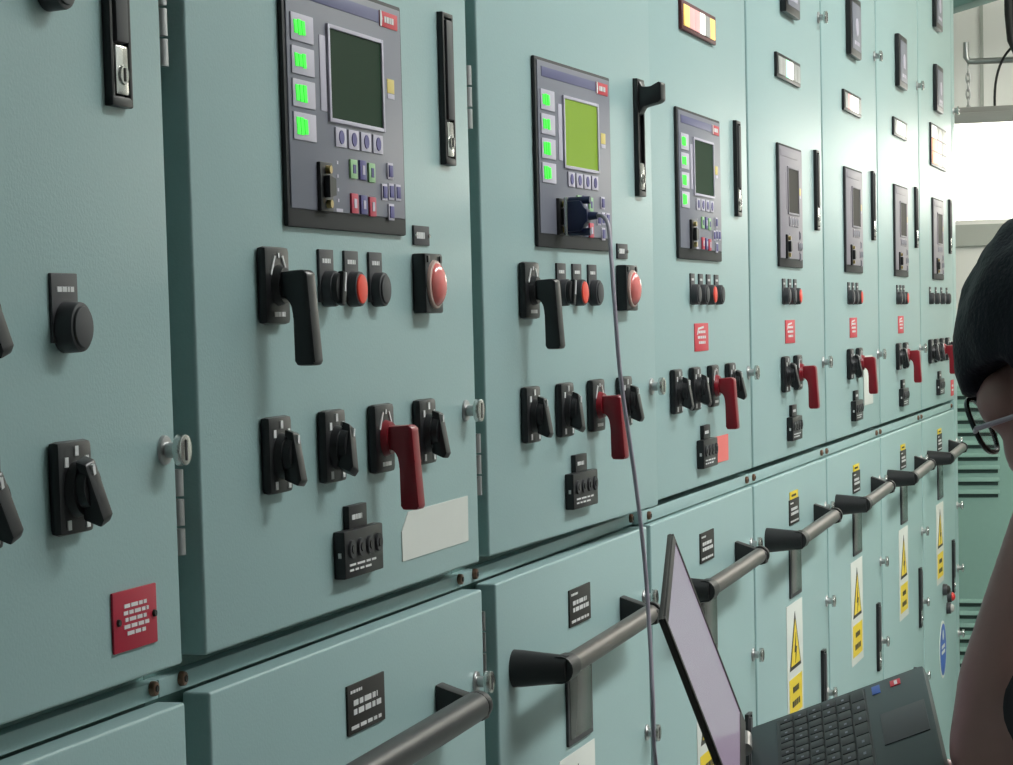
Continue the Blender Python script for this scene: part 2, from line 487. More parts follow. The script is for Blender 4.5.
def relay_kit(screen, title='title', face='face', glyph='green', pale='pale', blue='bluekey'):
    """protection relay: dark frame, grey face, keys, display; coordinates are from the door's own measure"""
    cx, cz = .3275, 1.762
    X = lambda v: v + .007 - cx
    Z = lambda v: v - cz
    b = MB().box(-.1245, .1345, -.0042, 0, -.091, .091, .002, 0)
    root = ('protection_relay', b.mesh('protection_relay', ['blackmatte']))
    subs = []
    f = MB().box(-.1200, .1295, -.0075, -.005, -.078, .0875, .0015, 0)
    for z in (1.721, 1.711, 1.701, 1.693):
        f.box(X(.2935), X(.297), -.0078, -.0074, Z(z) - .0012, Z(z) + .0012, 0, 1)
    f.box(X(.290), X(.304), -.0078, -.0074, Z(1.6845), Z(1.687), 0, 1)
    subs.append(('faceplate', f.mesh('faceplate', [face, pale]), None))
    t = MB().box(X(.212), X(.397), -.0080, -.0072, Z(1.8345), Z(1.8440), .0003, 0)
    subs.append(('title_strip', t.mesh('title_strip', [title]), None))
    lg = MB().box(X(.399), X(.441), -.0082, -.0072, Z(1.8325), Z(1.8445), .0003, 0)
    lg.prism([(X(.399), Z(1.8325)), (X(.402), Z(1.8325)), (X(.404), Z(1.8385)), (X(.402), Z(1.8445)), (X(.399), Z(1.8445))], 'y', -.0086, -.0080, 1)
    lg.words(X(.409), X(.437), Z(1.8355), Z(1.8415), 1, -.0086, 1, 7, .8)
    subs.append(('logo_badge', lg.mesh('logo_badge', ['redlabel', 'white']), 'small red badge with white marks'))
    for i in range(4):
        z = Z(1.8125 - i * .0233)
        w = MB().box(X(.207), X(.2515), -.0086, -.0072, z - .0098, z + .0098, .0006, 0)
        rr = random.Random(i + 3)
        for k in range(3):
            x = X(.2115) + k * .0075
            zt = rr.uniform(.004, .0066)
            w.prism([(x, z + zt), (x + .0062, z + zt), (x + .0072, z - zt), (x + .0015, z - zt)], 'y', -.0091, -.0085, 1)
        subs.append(('status_window', w.mesh('status_window', [pale, glyph]), None))
    sb = MB()
    sx0, sx1, sz0, sz1 = X(.283), X(.398), Z(1.753), Z(1.8185)
    for x0, x1, z0, z1 in ((sx0 - .004, sx0, sz0 - .003, sz1 + .003), (sx1, sx1 + .004, sz0 - .003, sz1 + .003), (sx0, sx1, sz1, sz1 + .003), (sx0, sx1, sz0 - .003, sz0)):
        sb.box(x0, x1, -.0095, -.0072, z0, z1, .0005, 0)
    sb.box(X(.264), X(.2765), -.0080, -.0072, Z(1.757), Z(1.812), .0003, 0)
    subs.append(('display_bezel', sb.mesh('display_bezel', [pale]), None))
    sc = MB().box(sx0, sx1, -.0082, -.0070, sz0, sz1, 0, 0)
    subs.append(('display', sc.mesh('display', [screen]), None))
    for i in range(4):
        x = X(.2915) + i * .0276
        kx = MB().box(x, x + .0225, -.0088, -.0072, Z(1.7325), Z(1.7470), .0006, 0)
        kx.cyl((x + .0112, -.0085, Z(1.7400)), (x + .0112, -.0094, Z(1.7400)), .0052, None, 14, 1)
        subs.append(('function_key', kx.mesh('function_key', [pale, blue]), None))
    for (x0, x1, z0, z1, c) in ((.3205, .3355, 1.7105, 1.7250, 'greenkey'), (.3415, .3555, 1.7105, 1.7255, 'bluekey'), (.3615, .3760, 1.7095, 1.7245, 'greenkey'),
                                (.3205, .3355, 1.6845, 1.6995, 'redkey'), (.3415, .3555, 1.6845, 1.6990, 'bluekey'), (.3615, .3760, 1.6835, 1.6985, 'redkey')):
        kx = MB().box(X(x0), X(x1), -.0092, -.0072, Z(z0), Z(z1), .0008, 0)
        kx.box(X(x0) + .0045, X(x1) - .0045, -.0096, -.0090, Z(z0) + .004, Z(z1) - .004, 0, 1)
        subs.append(('control_key', kx.mesh('control_key', [c, 'pale' if c != 'greenkey' else 'bluekey']), {'greenkey': 'pale green key', 'redkey': 'red key', 'bluekey': 'blue key'}[c]))
    for (x, z) in ((.4135, 1.7205), (.3985, 1.7035), (.4145, 1.7045), (.4310, 1.7045), (.4135, 1.6885)):
        kx = MB().box(X(x) - .0066, X(x) + .0066, -.0086, -.0072, Z(z) - .0065, Z(z) + .0065, .0006, 0)
        kx.box(X(x) - .0046, X(x) + .0046, -.0094, -.0084, Z(z) - .0046, Z(z) + .0046, .0004, 1)
        subs.append(('arrow_key', kx.mesh('arrow_key', [pale, blue]), None))
    yt = MB().box(X(.4135), X(.4300), -.0079, -.0072, Z(1.782), Z(1.793), .0002, 0).box(X(.4135), X(.4300), -.0079, -.0072, Z(1.7775), Z(1.7815), .0002, 1)
    subs.append(('sticker', yt.mesh('sticker', ['yellowtag', 'pale']), 'small yellow sticker'))
    sp = MB().box(X(.2520), X(.2780), -.0105, -.0070, Z(1.6835), Z(1.7195), .0012, 0)
    sp.prism([(X(.2590), Z(1.7095)), (X(.2720), Z(1.7075)), (X(.2720), Z(1.6955)), (X(.2590), Z(1.6935))], 'y', -.0150, -.0100, 0)
    for z in (1.7140, 1.6890): sp.cyl((X(.2650), -.0100, Z(z)), (X(.2650), -.0140, Z(z)), .0032, .0030, 12, 1)
    subs.append(('serial_port', sp.mesh('serial_port', ['black', 'brass']), 'black serial port with brass screws'))
    for s_ in subs: s_[1].transform(Matrix.Translation((0, .0022, 0)))
    return kit(root, *subs)
def narrow(kt):
    """the far cubicles carry a narrower, plainer relay: no coloured keys, no status windows"""
    subs = [q for q in kt['subs'] if q[0] not in ('control_key', 'status_window', 'logo_badge')]
    for me in [kt['root'][1]] + [q[1] for q in subs]: me.transform(Matrix.Diagonal((.78, 1, 1, 1)))
    return kit(kt['root'], *subs)
RELAY = {'dark': relay_kit('screen'), 'lit': relay_kit('screen_lit'), 'brown': narrow(relay_kit('screen_brown', 'face_light', 'face_light', 'unlit', 'face_light', 'face'))}

# ------------------------------------------------------------------ switchgear cubicles
PITCH = .65
HINGE = .17
AJAR = R_(-2.0)          # third cubicle's upper door stands slightly open

def door_mesh(name, x0, x1, z0, z1):
    b = MB()
    b.box(x0, x1, 0, .020, z0, z1, .0024, 0, 3)
    return b.mesh(name, ['teal'], 50)

def hinge_mesh(n):
    b = MB()
    for i in range(n):
        b.cyl((0, 0, i * .019 + .001), (0, 0, i * .019 + .018), .0052, None, 14, 0)
        b.box(-.008, 0, .002, .004, i * .019 + .002, i * .019 + .017, .0006, 0)
        b.box(0, .013, .002, .004, i * .019 + .002, i * .019 + .017, .0006, 1)
    return b.mesh('hinge', ['galv', 'teal_frame'])
HINGE_MESH = hinge_mesh(3)

CABS = {}
LABELS = {
    1: 'grey-green switchgear cubicle nearest the viewer with a red warning plate low on its door',
    2: 'grey-green switchgear cubicle with a blank white paper label under its red pistol switch',
    3: 'grey-green switchgear cubicle with the lit relay display and a cable plugged into it',
    4: 'grey-green switchgear cubicle behind the laptop screen, with a salmon sticky note by its terminal block',
    5: 'grey-green switchgear cubicle rising behind the laptop keyboard, green window lit on its annunciator',
    6: 'grey-green switchgear cubicle with a white card hanging beside its red pistol switch',
    7: 'grey-green switchgear cubicle with a bright lamp glare on it, second from the row\'s far end',
    8: 'grey-green end cubicle of the row with a large annunciator and a round blue sign',
}
def place(k, kt, x, z, cab_door='up', label=None, y=0.0, knob=None):
    cab = CABS[k]
    if k == 3 and cab_door == 'up':
        c, s = math.cos(AJAR), math.sin(AJAR)
        dx = x - HINGE
        loc = (HINGE + c * dx - s * y, s * dx + c * y, z); rot = (0, 0, AJAR)
    else:
        loc = (x, y, z); rot = (0, 0, 0)
    nm, me = kt['root']
    r = obj(nm, me, cab, loc, rot, label)
    for s_ in kt['subs']:
        o = obj(s_[0], s_[1], r, label=s_[2])
        if knob is not None and s_[0] in ('knob', 'selector_knob'): o.rotation_euler = (0, R_(knob), 0)
    return r

K_ROT = kit(('rotary_switch', ROT_PLATE), ('knob', ROT_KNOB, None))
K_PB = kit(('pistol_switch', PIS_PLATE), ('pistol_grip', PIS_BLACK, 'black pistol grip hanging down'))
K_PR = kit(('pistol_switch', PIS_PLATE), ('pistol_grip', PIS_RED, 'dark red pistol grip hanging down'))
K_SEL = kit(('push_button', BT['base']), ('selector_knob', BT['selector'], 'black selector knob with a white pointer'))
K_RED = kit(('push_button', BT['base']), ('button_cap', BT['cap_red'], 'bright red button cap'))
K_BLK = kit(('push_button', BT['base']), ('button_cap', BT['cap_black'], None))
K_SRED = kit(('push_button', BT['sbase']), ('button_cap', BT['scap_red'], 'bright red button cap'))
K_SBLK = kit(('push_button', BT['sbase']), ('button_cap', BT['scap_black'], None))
K_BIG = kit(('push_button', BT['big']), ('button_cap', BT['cap_big'], None))
K_LAMP = kit(('indicator_lamp', LAMP_BASE), ('lamp_rim', LAMP_RIM, None), ('lens', LAMP_LENS, 'pinkish red domed lens'))
K_TAG = kit(('name_tag', TAGP))
K_CNT = kit(('test_terminal_block', CNT), ('name_tab', CNT_TAB, None))
K_SLOT = kit(('swing_handle', SLOT), ('lever', LEVER, None), ('lock', LOCK, 'bright steel lock'))
K_SLOT_OUT = kit(('swing_handle', SLOT), ('lever', LEVER_OUT, 'black lever swung out'), ('lock', LOCK, 'bright steel lock'))
K_BOLT = kit(('door_bolt', BOLT), ('bolt_head', BOLT_HEAD, None))
K_BAR = kit(('grab_bar', BAR[0]), ('bar_mount', BAR[1], 'black rubber bar mount'), ('bar_mount', BAR[2], 'black rubber bar mount'), ('end_screw', BAR[3], None))
K_BARD = kit(('grab_bar', BAR_DARK[0]), ('bar_mount', BAR_DARK[1], None), ('bar_mount', BAR_DARK[2], None), ('end_screw', BAR_DARK[3], None))
K_NAME = {False: kit(('nameplate', NAME_A)), True: kit(('nameplate', NAME_B))}
K_WIN = kit(('inspection_window', WINDOW_MESH))
K_SIGN = kit(('warning_sign', SIGN))
K_RLAB = kit(('red_label', REDLAB))
K_MIM = kit(('voltage_indicator', MIM), ('indicator_face', MIM_FACE, None))
SCREW = MB().cyl((0, 0, 0), (0, -.004, 0), .0052, .0046, 18, 0, .001).cyl((0, -.0035, 0), (0, -.0046, 0), .0024, None, 6, 1).mesh('frame_screw', ['copper', 'ink'])

UP0, UP1, LOW0, LOW1 = 1.3875, 2.40, .50, 1.3625
for k in range(1, 9):
    cab = empty('switchgear_cubicle', ((k - 2) * PITCH, 0, 0))
    tag(cab, LABELS[k], 'switchgear cubicle', 'switchgear cubicles in one row')
    CABS[k] = cab
    b = MB()
    b.box(.0068 if True else 0, PITCH + .0062, .028, 1.25, .08, 2.46, .002, 0)
    b.box(.02, PITCH - .02, .05, 1.22, 0, .09, 0, 1)
    obj('cubicle_body', b.mesh('cubicle_body', ['teal_frame', 'charcoal']), cab)
    x0, x1 = {1: (.043, .6545), 2: (.043, .6515), 3: (.047, .645)}.get(k, (.0125, .6495))
    if k == 3:
        d = obj('upper_door', door_mesh('upper_door', x0 - HINGE, .642 - HINGE, UP0, UP1), cab, (HINGE, 0, 0), (0, 0, AJAR), 'door standing slightly ajar')
    else:
        obj('upper_door', door_mesh('upper_door', x0, x1, UP0, UP1), cab)
    lx0, lx1 = (x0 + .003, .6562 if k < 3 else .652) if k < 4 else ((.022, x1) if k == 4 else (x0, x1))
    obj('lower_door', door_mesh('lower_door', lx0, lx1, LOW0, LOW1), cab)
    obj('base_panel', door_mesh('base_panel', .012, .640, .09, .485), cab)
    obj('cross_rail', MB().box(.0072, PITCH + .0060, .018 if k < 4 else .006, .030, 1.3645, 1.3765 if k < 4 else 1.3795, .0015, 0).mesh('cross_rail', ['teal']), cab)
    if k == 8:
        obj('end_panel', MB().box(.656, .726, 0, 1.25, 0, 2.46, .004, 0).mesh('end_panel', ['teal']), cab)
    for x in ((.040, .645) if k < 4 else (.034, .632)):
        obj('frame_screw', SCREW, cab, (x, .018 if k < 4 else .006, 1.3725))

# hinges seen in the gaps
for k, zz in ((2, (1.455, 1.765, 1.815)), (3, (1.445, 1.77, 1.285))):
    for z in zz: obj('hinge', HINGE_MESH, CABS[k], (.0165, .006, z), label='bright zinc hinge in the gap')

SW_ANGLES = {2: (6, 22, 0, 4), 3: (4, 16, 0, 2), 4: (8, 14, 0, -6)}
ZSW, ZBTN = 1.5115, 1.6275
# ---- first cubicle
place(1, K_SLOT, .5855, 1.798)
place(1, K_BIG, .505, 1.603)
place(1, K_ROT, .4995, ZSW, knob=-14)
place(1, K_ROT, .390, ZSW, knob=-16)
place(1, K_ROT, .388, 1.610, knob=-14)
place(1, K_BIG, .500, 1.796)
place(1, K_BIG, .440, 1.796)
place(1, kit(('red_plate', REDPLATE)), .584, 1.4255, label='crimson plate with white printed lines')
place(1, K_BOLT, .637, 1.525)
# ---- second and third
for k in (2, 3):
    place(k, RELAY['lit' if k == 3 else 'dark'], .3275, 1.762, label='relay with its display lit yellow-green' if k == 3 else None)
    place(k, K_SLOT_OUT if k == 3 else K_SLOT, .583, 1.798)
    place(k, K_PB, .171, 1.629)
    place(k, K_SEL, .282, ZBTN, knob=12)
    place(k, K_RED, .336, ZBTN)
    place(k, K_BLK, .391, ZBTN)
    place(k, K_LAMP, .5075, 1.633)
    place(k, K_TAG, .508, 1.6725)
    for i, x in enumerate((.167, .277, .387, .495)):
        if i == 2: place(k, K_PR, x, ZSW)
        else: place(k, K_ROT, x, ZSW, knob=SW_ANGLES[k][i])
    place(k, K_CNT, .326, 1.4290)
    place(k, K_BOLT, .620, 1.5235)
PAPER_B = MB().prism([(-.095, -.020), (.083, -.0195), (.084, .020), (-.078, .019), (-.0955, .004)], 'y', -.0008, 0, 0)
place(2, kit(('paper_label', PAPER_B.mesh('paper_label', ['paper']))), .535, 1.4290, label='blank white paper label with a torn corner')
# ---- fourth to eighth
ANN = {4: ('frame_maroon', ['lit_yellow', 'lit_pink', 'lit_pink', 'lit_white', 'unlit', 'lit_yellow']),
       5: ('black', ['unlit', 'unlit', 'lit_green', 'lit_white', 'unlit', 'unlit']),
       6: ('black', ['unlit', 'lit_pink', 'lit_white', 'lit_white', 'lit_white', 'unlit']),
       7: ('black', ['unlit', 'lit_white', 'lit_white', 'lit_green', 'lit_white', 'unlit'])}
for k in range(4, 9):
    place(k, RELAY['dark' if k == 4 else 'brown'], .309 if k == 4 else .321, 1.762)
    place(k, K_SLOT, .566 if k == 4 else .578, 1.798)
    if k < 8:
        place(k, K_SBLK, .270, 1.628); place(k, K_SBLK, .320, 1.628)
        r = place(k, K_SRED, .368, 1.628)
        place(k, K_SBLK, .418, 1.628) if k == 4 else None
        place(k, K_RLAB, .3215, 1.5745)
        fr, cells = ANN[k]
        place(k, annunciator(fr, cells), .325, 1.9665)
    else:
        for x in (.175, .285, .395, .505): place(k, K_SBLK, x, 1.628)
        place(k, annunciator('black', ['lit_white', 'unlit', 'unlit', 'lit_orange', 'lit_pink', 'unlit', 'lit_orange', 'lit_pink', 'unlit'], .30, .094, 3), .35, 1.970)
        place(k, K_MIM, .34, 2.285)
    if k > 4: place(k, K_MIM, .340, 2.100)
    if k in (4, 8):
        for i, x in enumerate((.155, .262, .373, .487)):
            if i == 2: place(k, K_PR, x, ZSW)
            else: place(k, K_ROT, x, ZSW, knob=SW_ANGLES[4][i])
    else:
        place(k, K_ROT, .259, ZSW, knob=-8)
        place(k, K_PR, .366, ZSW)
    place(k, K_CNT, .325, 1.4280)
    for z in (1.5215, 2.078): place(k, K_BOLT, .690 if k == 8 else .630, z) if (k > 4 or z < 2) else None
# ---- lower doors
for k in range(2, 9):
    place(k, K_BARD if k == 2 else K_BAR, 0, 1.2775, 'low')
    place(k, K_NAME[k >= 5], .330 if k > 3 else .342, 1.301 if k > 4 else 1.309, 'low', 'black nameplate under a yellow strip' if k >= 5 else None)
    place(k, K_WIN, .330, 1.2185, 'low')
    place(k, K_SIGN, .322, 1.0700, 'low', 'yellow warning triangle over a yellow notice on white')
    for z in (1.283, 1.128, .975, .815): place(k, K_BOLT, .690 if k == 8 else .630, z, 'low')
    if k >= 4: place(k, K_SLOT, .580, .990, 'low')
for k in (7, 8):
    for x, z, c in ((.375, .957, 'ink'), (.47, .930, 'red'), (.45, .905, 'unlit')) if k == 8 else ((.47, .842, 'red'), (.44, .818, 'unlit')):
        pl = MB().cyl((0, 0, 0), (0, -.010, 0), .014, .013, 18, 0, .001).mesh('pilot_light', ['charcoal'])
        cp = MB().ball((0, -.010, 0), (.0105, .008, .0105), 0, 14).mesh('lens', [c])
        place(k, kit(('pilot_light', pl), ('lens', cp, None)), x, z, 'low')
b = MB().cyl((0, 0, 0), (0, -.001, 0), .0665, None, 48, 0).cyl((0, -.0009, 0), (0, -.0014, 0), .060, None, 48, 1)
b.words(-.034, .034, -.012, .014, 2, -.0018, 0, 41, .6, True)
b.ball((0, -.0012, .034), (.013, .0006, .013), 0, 16)
place(8, kit(('round_sign', b.mesh('round_sign', ['paper', 'blue']))), .357, .820, 'low', 'round blue sign with a white rim')

b = MB().box(-.030, .030, -.001, 0, -.019, .019, .0004, 0)
b.words(-.018, .018, -.010, .010, 2, -.0014, 1, 51, .5, True)
place(8, kit(('red_label', b.mesh('red_label', ['redlabel', 'white']))), .610, 1.4165)
# sticky note and hanging card: loose things
b = MB().prism([(-.042, -.017), (.041, -.0175), (.042, .017), (-.042, .017)], 'y', -.0012, -.0004, 0)
tag(obj('sticky_note', b.mesh('sticky_note', ['sticky']), None, (2 * PITCH + .437, 0, 1.4275)),
    'blank salmon pink sticky note right of a black terminal block, under a red pistol switch', 'note')
b = MB().box(-.056, .056, -.0022, -.0004, -.045, .045, .0008, 0)
b.cyl((0, -.0004, .036), (0, -.0030, .036), .004, None, 12, 1)
tag(obj('card_tag', b.mesh('card_tag', ['paper', 'brass']), None, (4 * PITCH + .490, 0, 1.477)),
    'blank white card hung to the right of a red pistol switch', 'tag')

# ------------------------------------------------------------------ louvred cabinet at the end of the aisle
def louvred():
    LX = 5.0
    root = empty('louvred_cabinet', (LX, 0.05, 0))
    tag(root, 'grey-green cabinet with horizontal louvres standing across the end of the aisle', 'cabinet')
    obj('cubicle_body', MB().box(.025, .45, -.60, .62, 0, 1.405, .004, 0).mesh('cabinet_body', ['teal_louvre']), root)
    b = MB().box(0, .025, -.59, .61, .06, 1.395, .004, 0)
    for zz, n in ((1.381, 9), (.842, 6)):
        for i in range(n):
            z = zz - i * .0318
            y0, y1 = -.112, .34
            b.box(-.0016, .001, y0, y1, z - .0105, z - .0015, .0004, 1)
            pts = [(0, z + .010), (-.007, z + .0015), (-.007, z - .0005), (0, z - .0005)]
            b.prism(pts, 'y', y0 - .004, y1 + .004, 0, 0)
    obj('louvred_door', b.mesh('louvred_door', ['teal_louvre', 'slit']), root)
    h = MB().box(-.018, .002, -.545, -.520, .70, .82, .004, 0)
    obj('handle', h.mesh('handle', ['black']), root)
louvred()

# ------------------------------------------------------------------ far end: hanging lamp, rail, chain, cables, brace
def prism_xz(pts, y0, y1, mi=0):
    b = MB(); b.prism(pts, 'y', y0, y1, mi); return b
root = empty('hanging_lamp', (5.5, -.45, 2.125))
tag(root, 'bright wide lamp hung at the far end of the aisle, glowing white', 'lamp')
b = MB().box(-.09, .09, -.65, .65, -.018, .012, .004, 0)
b.box(-.05, .05, -.62, .62, .010, .030, .004, 0)
obj('housing', b.mesh('housing', ['lampbody']), root)
d = MB().prism([(-.085, -.016), (.085, -.016), (.070, -.245), (.040, -.275), (-.040, -.275), (-.070, -.245)], 'y', -.645, .645, 0, .004)
obj('diffuser', d.mesh('diffuser', ['glow']), root, label='white glowing diffuser')
b = MB()
for i in range(6):
    z = 2.150 + i * .022
    pts = []
    for a in range(12):
        t = 2 * math.pi * a / 12
        u, v = .0055 * math.cos(t), .0150 * math.sin(t)
        pts.append((5.5 + (u if i % 2 else 0), .055 + (0 if i % 2 else u), z + v))
    b.tube(pts, .0022, 0, 6, True)
tag(obj('chain', b.mesh('chain', ['galv'])), 'short steel chain holding up the bright lamp at the far end', 'chain')
b = MB()
b.tube([(5.5, .060, 2.335), (5.5, .060, 2.295), (5.5, .052, 2.283), (5.5, .03, 2.282), (5.5, -.5, 2.278), (5.5, -1.2, 2.274)], .0085, 0, 12)
for y in (-.3, -1.1): b.cyl((5.5, y, 2.278), (5.5, y, H), .005, None, 10, 0)
tag(obj('hanging_rail', b.mesh('hanging_rail', ['galv'])), 'thin grey metal rail with an upturned end above the bright lamp', 'rail')
b = MB()
b.tube([(5.45, -.058, 3.08), (5.45, -.060, 2.6), (5.45, -.062, 2.40), (5.45, -.068, 2.33), (5.45, -.085, 2.29), (5.45, -.13, 2.27)], .013, 0, 12)
tag(obj('black_hose', b.mesh('black_hose', ['rubber'])), 'thick black hose dropping beside the lamp at the far end', 'hose')
b = MB()
pts = []
for i in range(13):
    t = i / 12
    y = (1 - t) ** 2 * -.072 + 2 * t * (1 - t) * -.010 + t * t * -.020
    z = (1 - t) ** 2 * 2.318 + 2 * t * (1 - t) * 2.27 + t * t * 2.137
    pts.append((5.478, y, z))
b.tube(pts, .0035, 0, 8)
tag(obj('lamp_cable', b.mesh('lamp_cable', ['rubber'])), 'thin black cable curving down to the top of the far lamp', 'cable')
br = obj('roof_brace', MB().box(-.06, .06, -.6, .35, 0, .10, .004, 0).mesh('roof_brace', ['teal_frame']), None, (5.7, .09, 2.452), (R_(-14), 0, 0))
tag(br, 'dark green sloping beam under the ceiling at the far end', 'beam')

# ------------------------------------------------------------------ ceiling lights (each lights the room by its own diffuser)
CL_HOUSE = MB().box(-.64, .64, -.16, .16, -.05, 0, .006, 0).mesh('housing', ['lampbody'])
CL_DIFF = MB().box(-.62, .62, -.14, .14, -.070, -.045, .010, 0).mesh('diffuser', ['batten'])
CL_DIFF_AGED = MB().box(-.62, .62, -.14, .14, -.070, -.045, .010, 0).mesh('diffuser', ['batten_far'])
for i, (x, lab) in enumerate(((1.15, 'white ceiling light above the cubicle with the lit relay display'), (2.9, 'white ceiling light above the middle cubicles, between two others'),
                              (4.2, 'white ceiling light above the far switchgear cubicles'))):
    r = empty('ceiling_light', (x, -1.30, H))
    tag(r, lab, 'ceiling light', 'ceiling lights along the aisle')
    obj('housing', CL_HOUSE, r); obj('diffuser', CL_DIFF if i < 2 else CL_DIFF_AGED, r)

# ------------------------------------------------------------------ cable from the relay to the laptop
def spline(P, n=8):
    P = [Vector(p) for p in P]
    out = []
    for i in range(len(P) - 1):
        p0, p1, p2, p3 = P[max(i - 1, 0)], P[i], P[i + 1], P[min(i + 2, len(P) - 1)]
        for j in range(n):
            t = j / n
            out.append(.5 * ((2 * p1) + (-p0 + p2) * t + (2 * p0 - 5 * p1 + 4 * p2 - p3) * t * t + (-p0 + 3 * p1 - 3 * p2 + p3) * t ** 3))
    out.append(P[-1]); return out
PX, PY, PZ = PITCH + .2720, -.0075 + math.sin(AJAR) * (.265 - HINGE), 1.7015
cab_root = empty('serial_cable', (PX, PY, PZ))
tag(cab_root, 'thin grey cable with a navy plug running from the lit relay down to the laptop', 'cable')
off = Vector((PX, PY, PZ))
pts = spline([(PX, PY - .035, PZ), (.910, -.0555, 1.6995), (.900, -.063, 1.688), (.884, -.069, 1.655), (.8696, -.075, 1.6086), (.8670, -.080, 1.5416), (.876, -.090, 1.4444), (.8757, -.098, 1.3622),
              (.8607, -.105, 1.2912), (.8384, -.112, 1.2365), (.8112, -.12, 1.1788), (.760, -.15, 1.09), (.69, -.20, 1.06), (.58, -.255, 1.08), (.545, -.272, 1.125), (.567, -.281, 1.152), (.599, -.284, 1.1635)])
obj('cord', MB().tube([p - off for p in pts], .0021, 0, 10).mesh('cord', ['cable']), cab_root)
b = MB()
b.prism([(-.0155, -.006), (.0155, -.006), (.0155, -.022), (.0085, -.032), (.0055, -.036), (-.0055, -.036), (-.0085, -.032), (-.0155, -.022)], 'x', -.0075, .0075, 0, .0015)
bb = MB()
bb.prism([(-.0060, .0150), (-.0200, .0150), (-.0245, .0075), (-.0270, .0060), (-.0270, -.0060), (-.0245, -.0075), (-.0200, -.0150), (-.0060, -.0150)], 'x', -.0080, .0080, 0, .0015)
for z in (.0155, -.0155): bb.cyl((0, -.006, z), (0, -.0285, z), .0034, .0038, 12, 0)
bb.cyl((0, -.026, 0), (0, -.036, 0), .0046, .0034, 12, 0)
bb.box(-.0085, .0085, -.0075, -.0035, -.0185, .0185, .001, 1)
obj('plug', bb.mesh('plug', ['cableblue', 'steel']), cab_root, label='navy blue plug with two thumb screws')

# ------------------------------------------------------------------ laptop
u = Vector((-.9664, -.1854, -.1782)); v = Vector((.1146, -.9309, .3470)); n = Vector((-.2302, .3149, .9208))
C0 = Vector((.8620, -.2010, 1.2085))
lap = empty('laptop', C0)
tag(lap, 'small open dark laptop with a lilac screen, held in front of the cubicles', 'laptop')
mb = Matrix((( -u.x, -v.x, n.x, 0), (-u.y, -v.y, n.y, 0), (-u.z, -v.z, n.z, 0), (0, 0, 0, 1)))   # local: x towards the far side, y towards the hinge, z up
lap.matrix_world = Matrix.Translation(C0) @ mb
W, D, HL = .27, .174, .206
# local coordinates: hinge along x from 0 (far) to -W (near); base from y=0 (hinge) to -D
b = MB().box(-W, 0, -D, 0, -.020, 0, .004, 0)
b.box(-W + .012, -.012, -.116, -.027, -.0005, .0006, 0, 1)
obj('base', b.mesh('base', ['laptop', 'key']), lap)
for r in range(6):
    nn = [14, 13, 13, 12, 11, 8][r]
    y = -.031 - r * .0142
    w = (W - .030) / nn
    for i in range(nn):
        x = -W + .015 + i * w
        kk = MB().box(x + .001, x + w - .001, y - .0122, y, .0005, .0030, .0008, 0)
        if (i + r) % 3: kk.box(x + w * .3, x + w * .5, y - .007, y - .0045, .0029, .0032, 0, 1)
        obj('key', kk.mesh('key', ['key', 'face']), lap)
obj('touchpad', MB().box(-.175, -.095, -.168, -.126, 0, .0009, .0004, 0).mesh('touchpad', ['charcoal']), lap)
st = MB().box(-.036, -.014, -.130, -.122, 0, .0007, .0002, 0)
obj('sticker', st.mesh('sticker', ['blue']), lap, label='small blue sticker on the palm rest')
st = MB().box(-.032, -.016, -.150, -.140, 0, .0007, .0002, 0).box(-.030, -.019, -.147, -.1440, .0006, .0009, 0, 1)
obj('sticker', st.mesh('sticker', ['redlabel', 'white']), lap, label='small red and white sticker on the palm rest')
for x in (-.045, -W + .045):
    obj('hinge', MB().cyl((x - .018, .004, .002), (x + .018, .004, .002), .0062, None, 16).mesh('hinge', ['silver']), lap)
lid = obj('lid', MB().box(-W, 0, .0, .0045, .004, HL, .0018, 0).mesh('lid', ['ink']), lap, (0, .004, 0), (R_(1.8), 0, 0))
bz = MB()
for x0, x1, z0, z1 in ((-W + .001, -W + .009, .006, HL - .001), (-.007, -.001, .006, HL - .001), (-W + .009, -.007, HL - .008, HL - .001), (-W + .009, -.007, .006, .020)):
    bz.box(x0, x1, -.0018, .001, z0, z1, .0005, 0)
obj('screen_bezel', bz.mesh('screen_bezel', ['ink']), lid)
obj('screen', MB().box(-W + .0085, -.0065, -.0008, .001, .0195, HL - .0075, 0, 0).mesh('screen', ['display']), lid, label='lilac lit screen')

# ------------------------------------------------------------------ person
def voxel(o, size, it=5, fac=.5):
    m = o.modifiers.new('remesh', 'REMESH'); m.mode = 'VOXEL'; m.voxel_size = size; m.use_smooth_shade = True
    s = o.modifiers.new('smooth', 'SMOOTH'); s.iterations = it; s.factor = fac
def limb(b, P, rr, mi=0):
    for i in range(len(P) - 1):
        b.cyl(P[i], P[i + 1], rr[i], rr[i + 1], 20, mi)
    for p, r in zip(P, rr): b.ball(p, r, mi, 16)

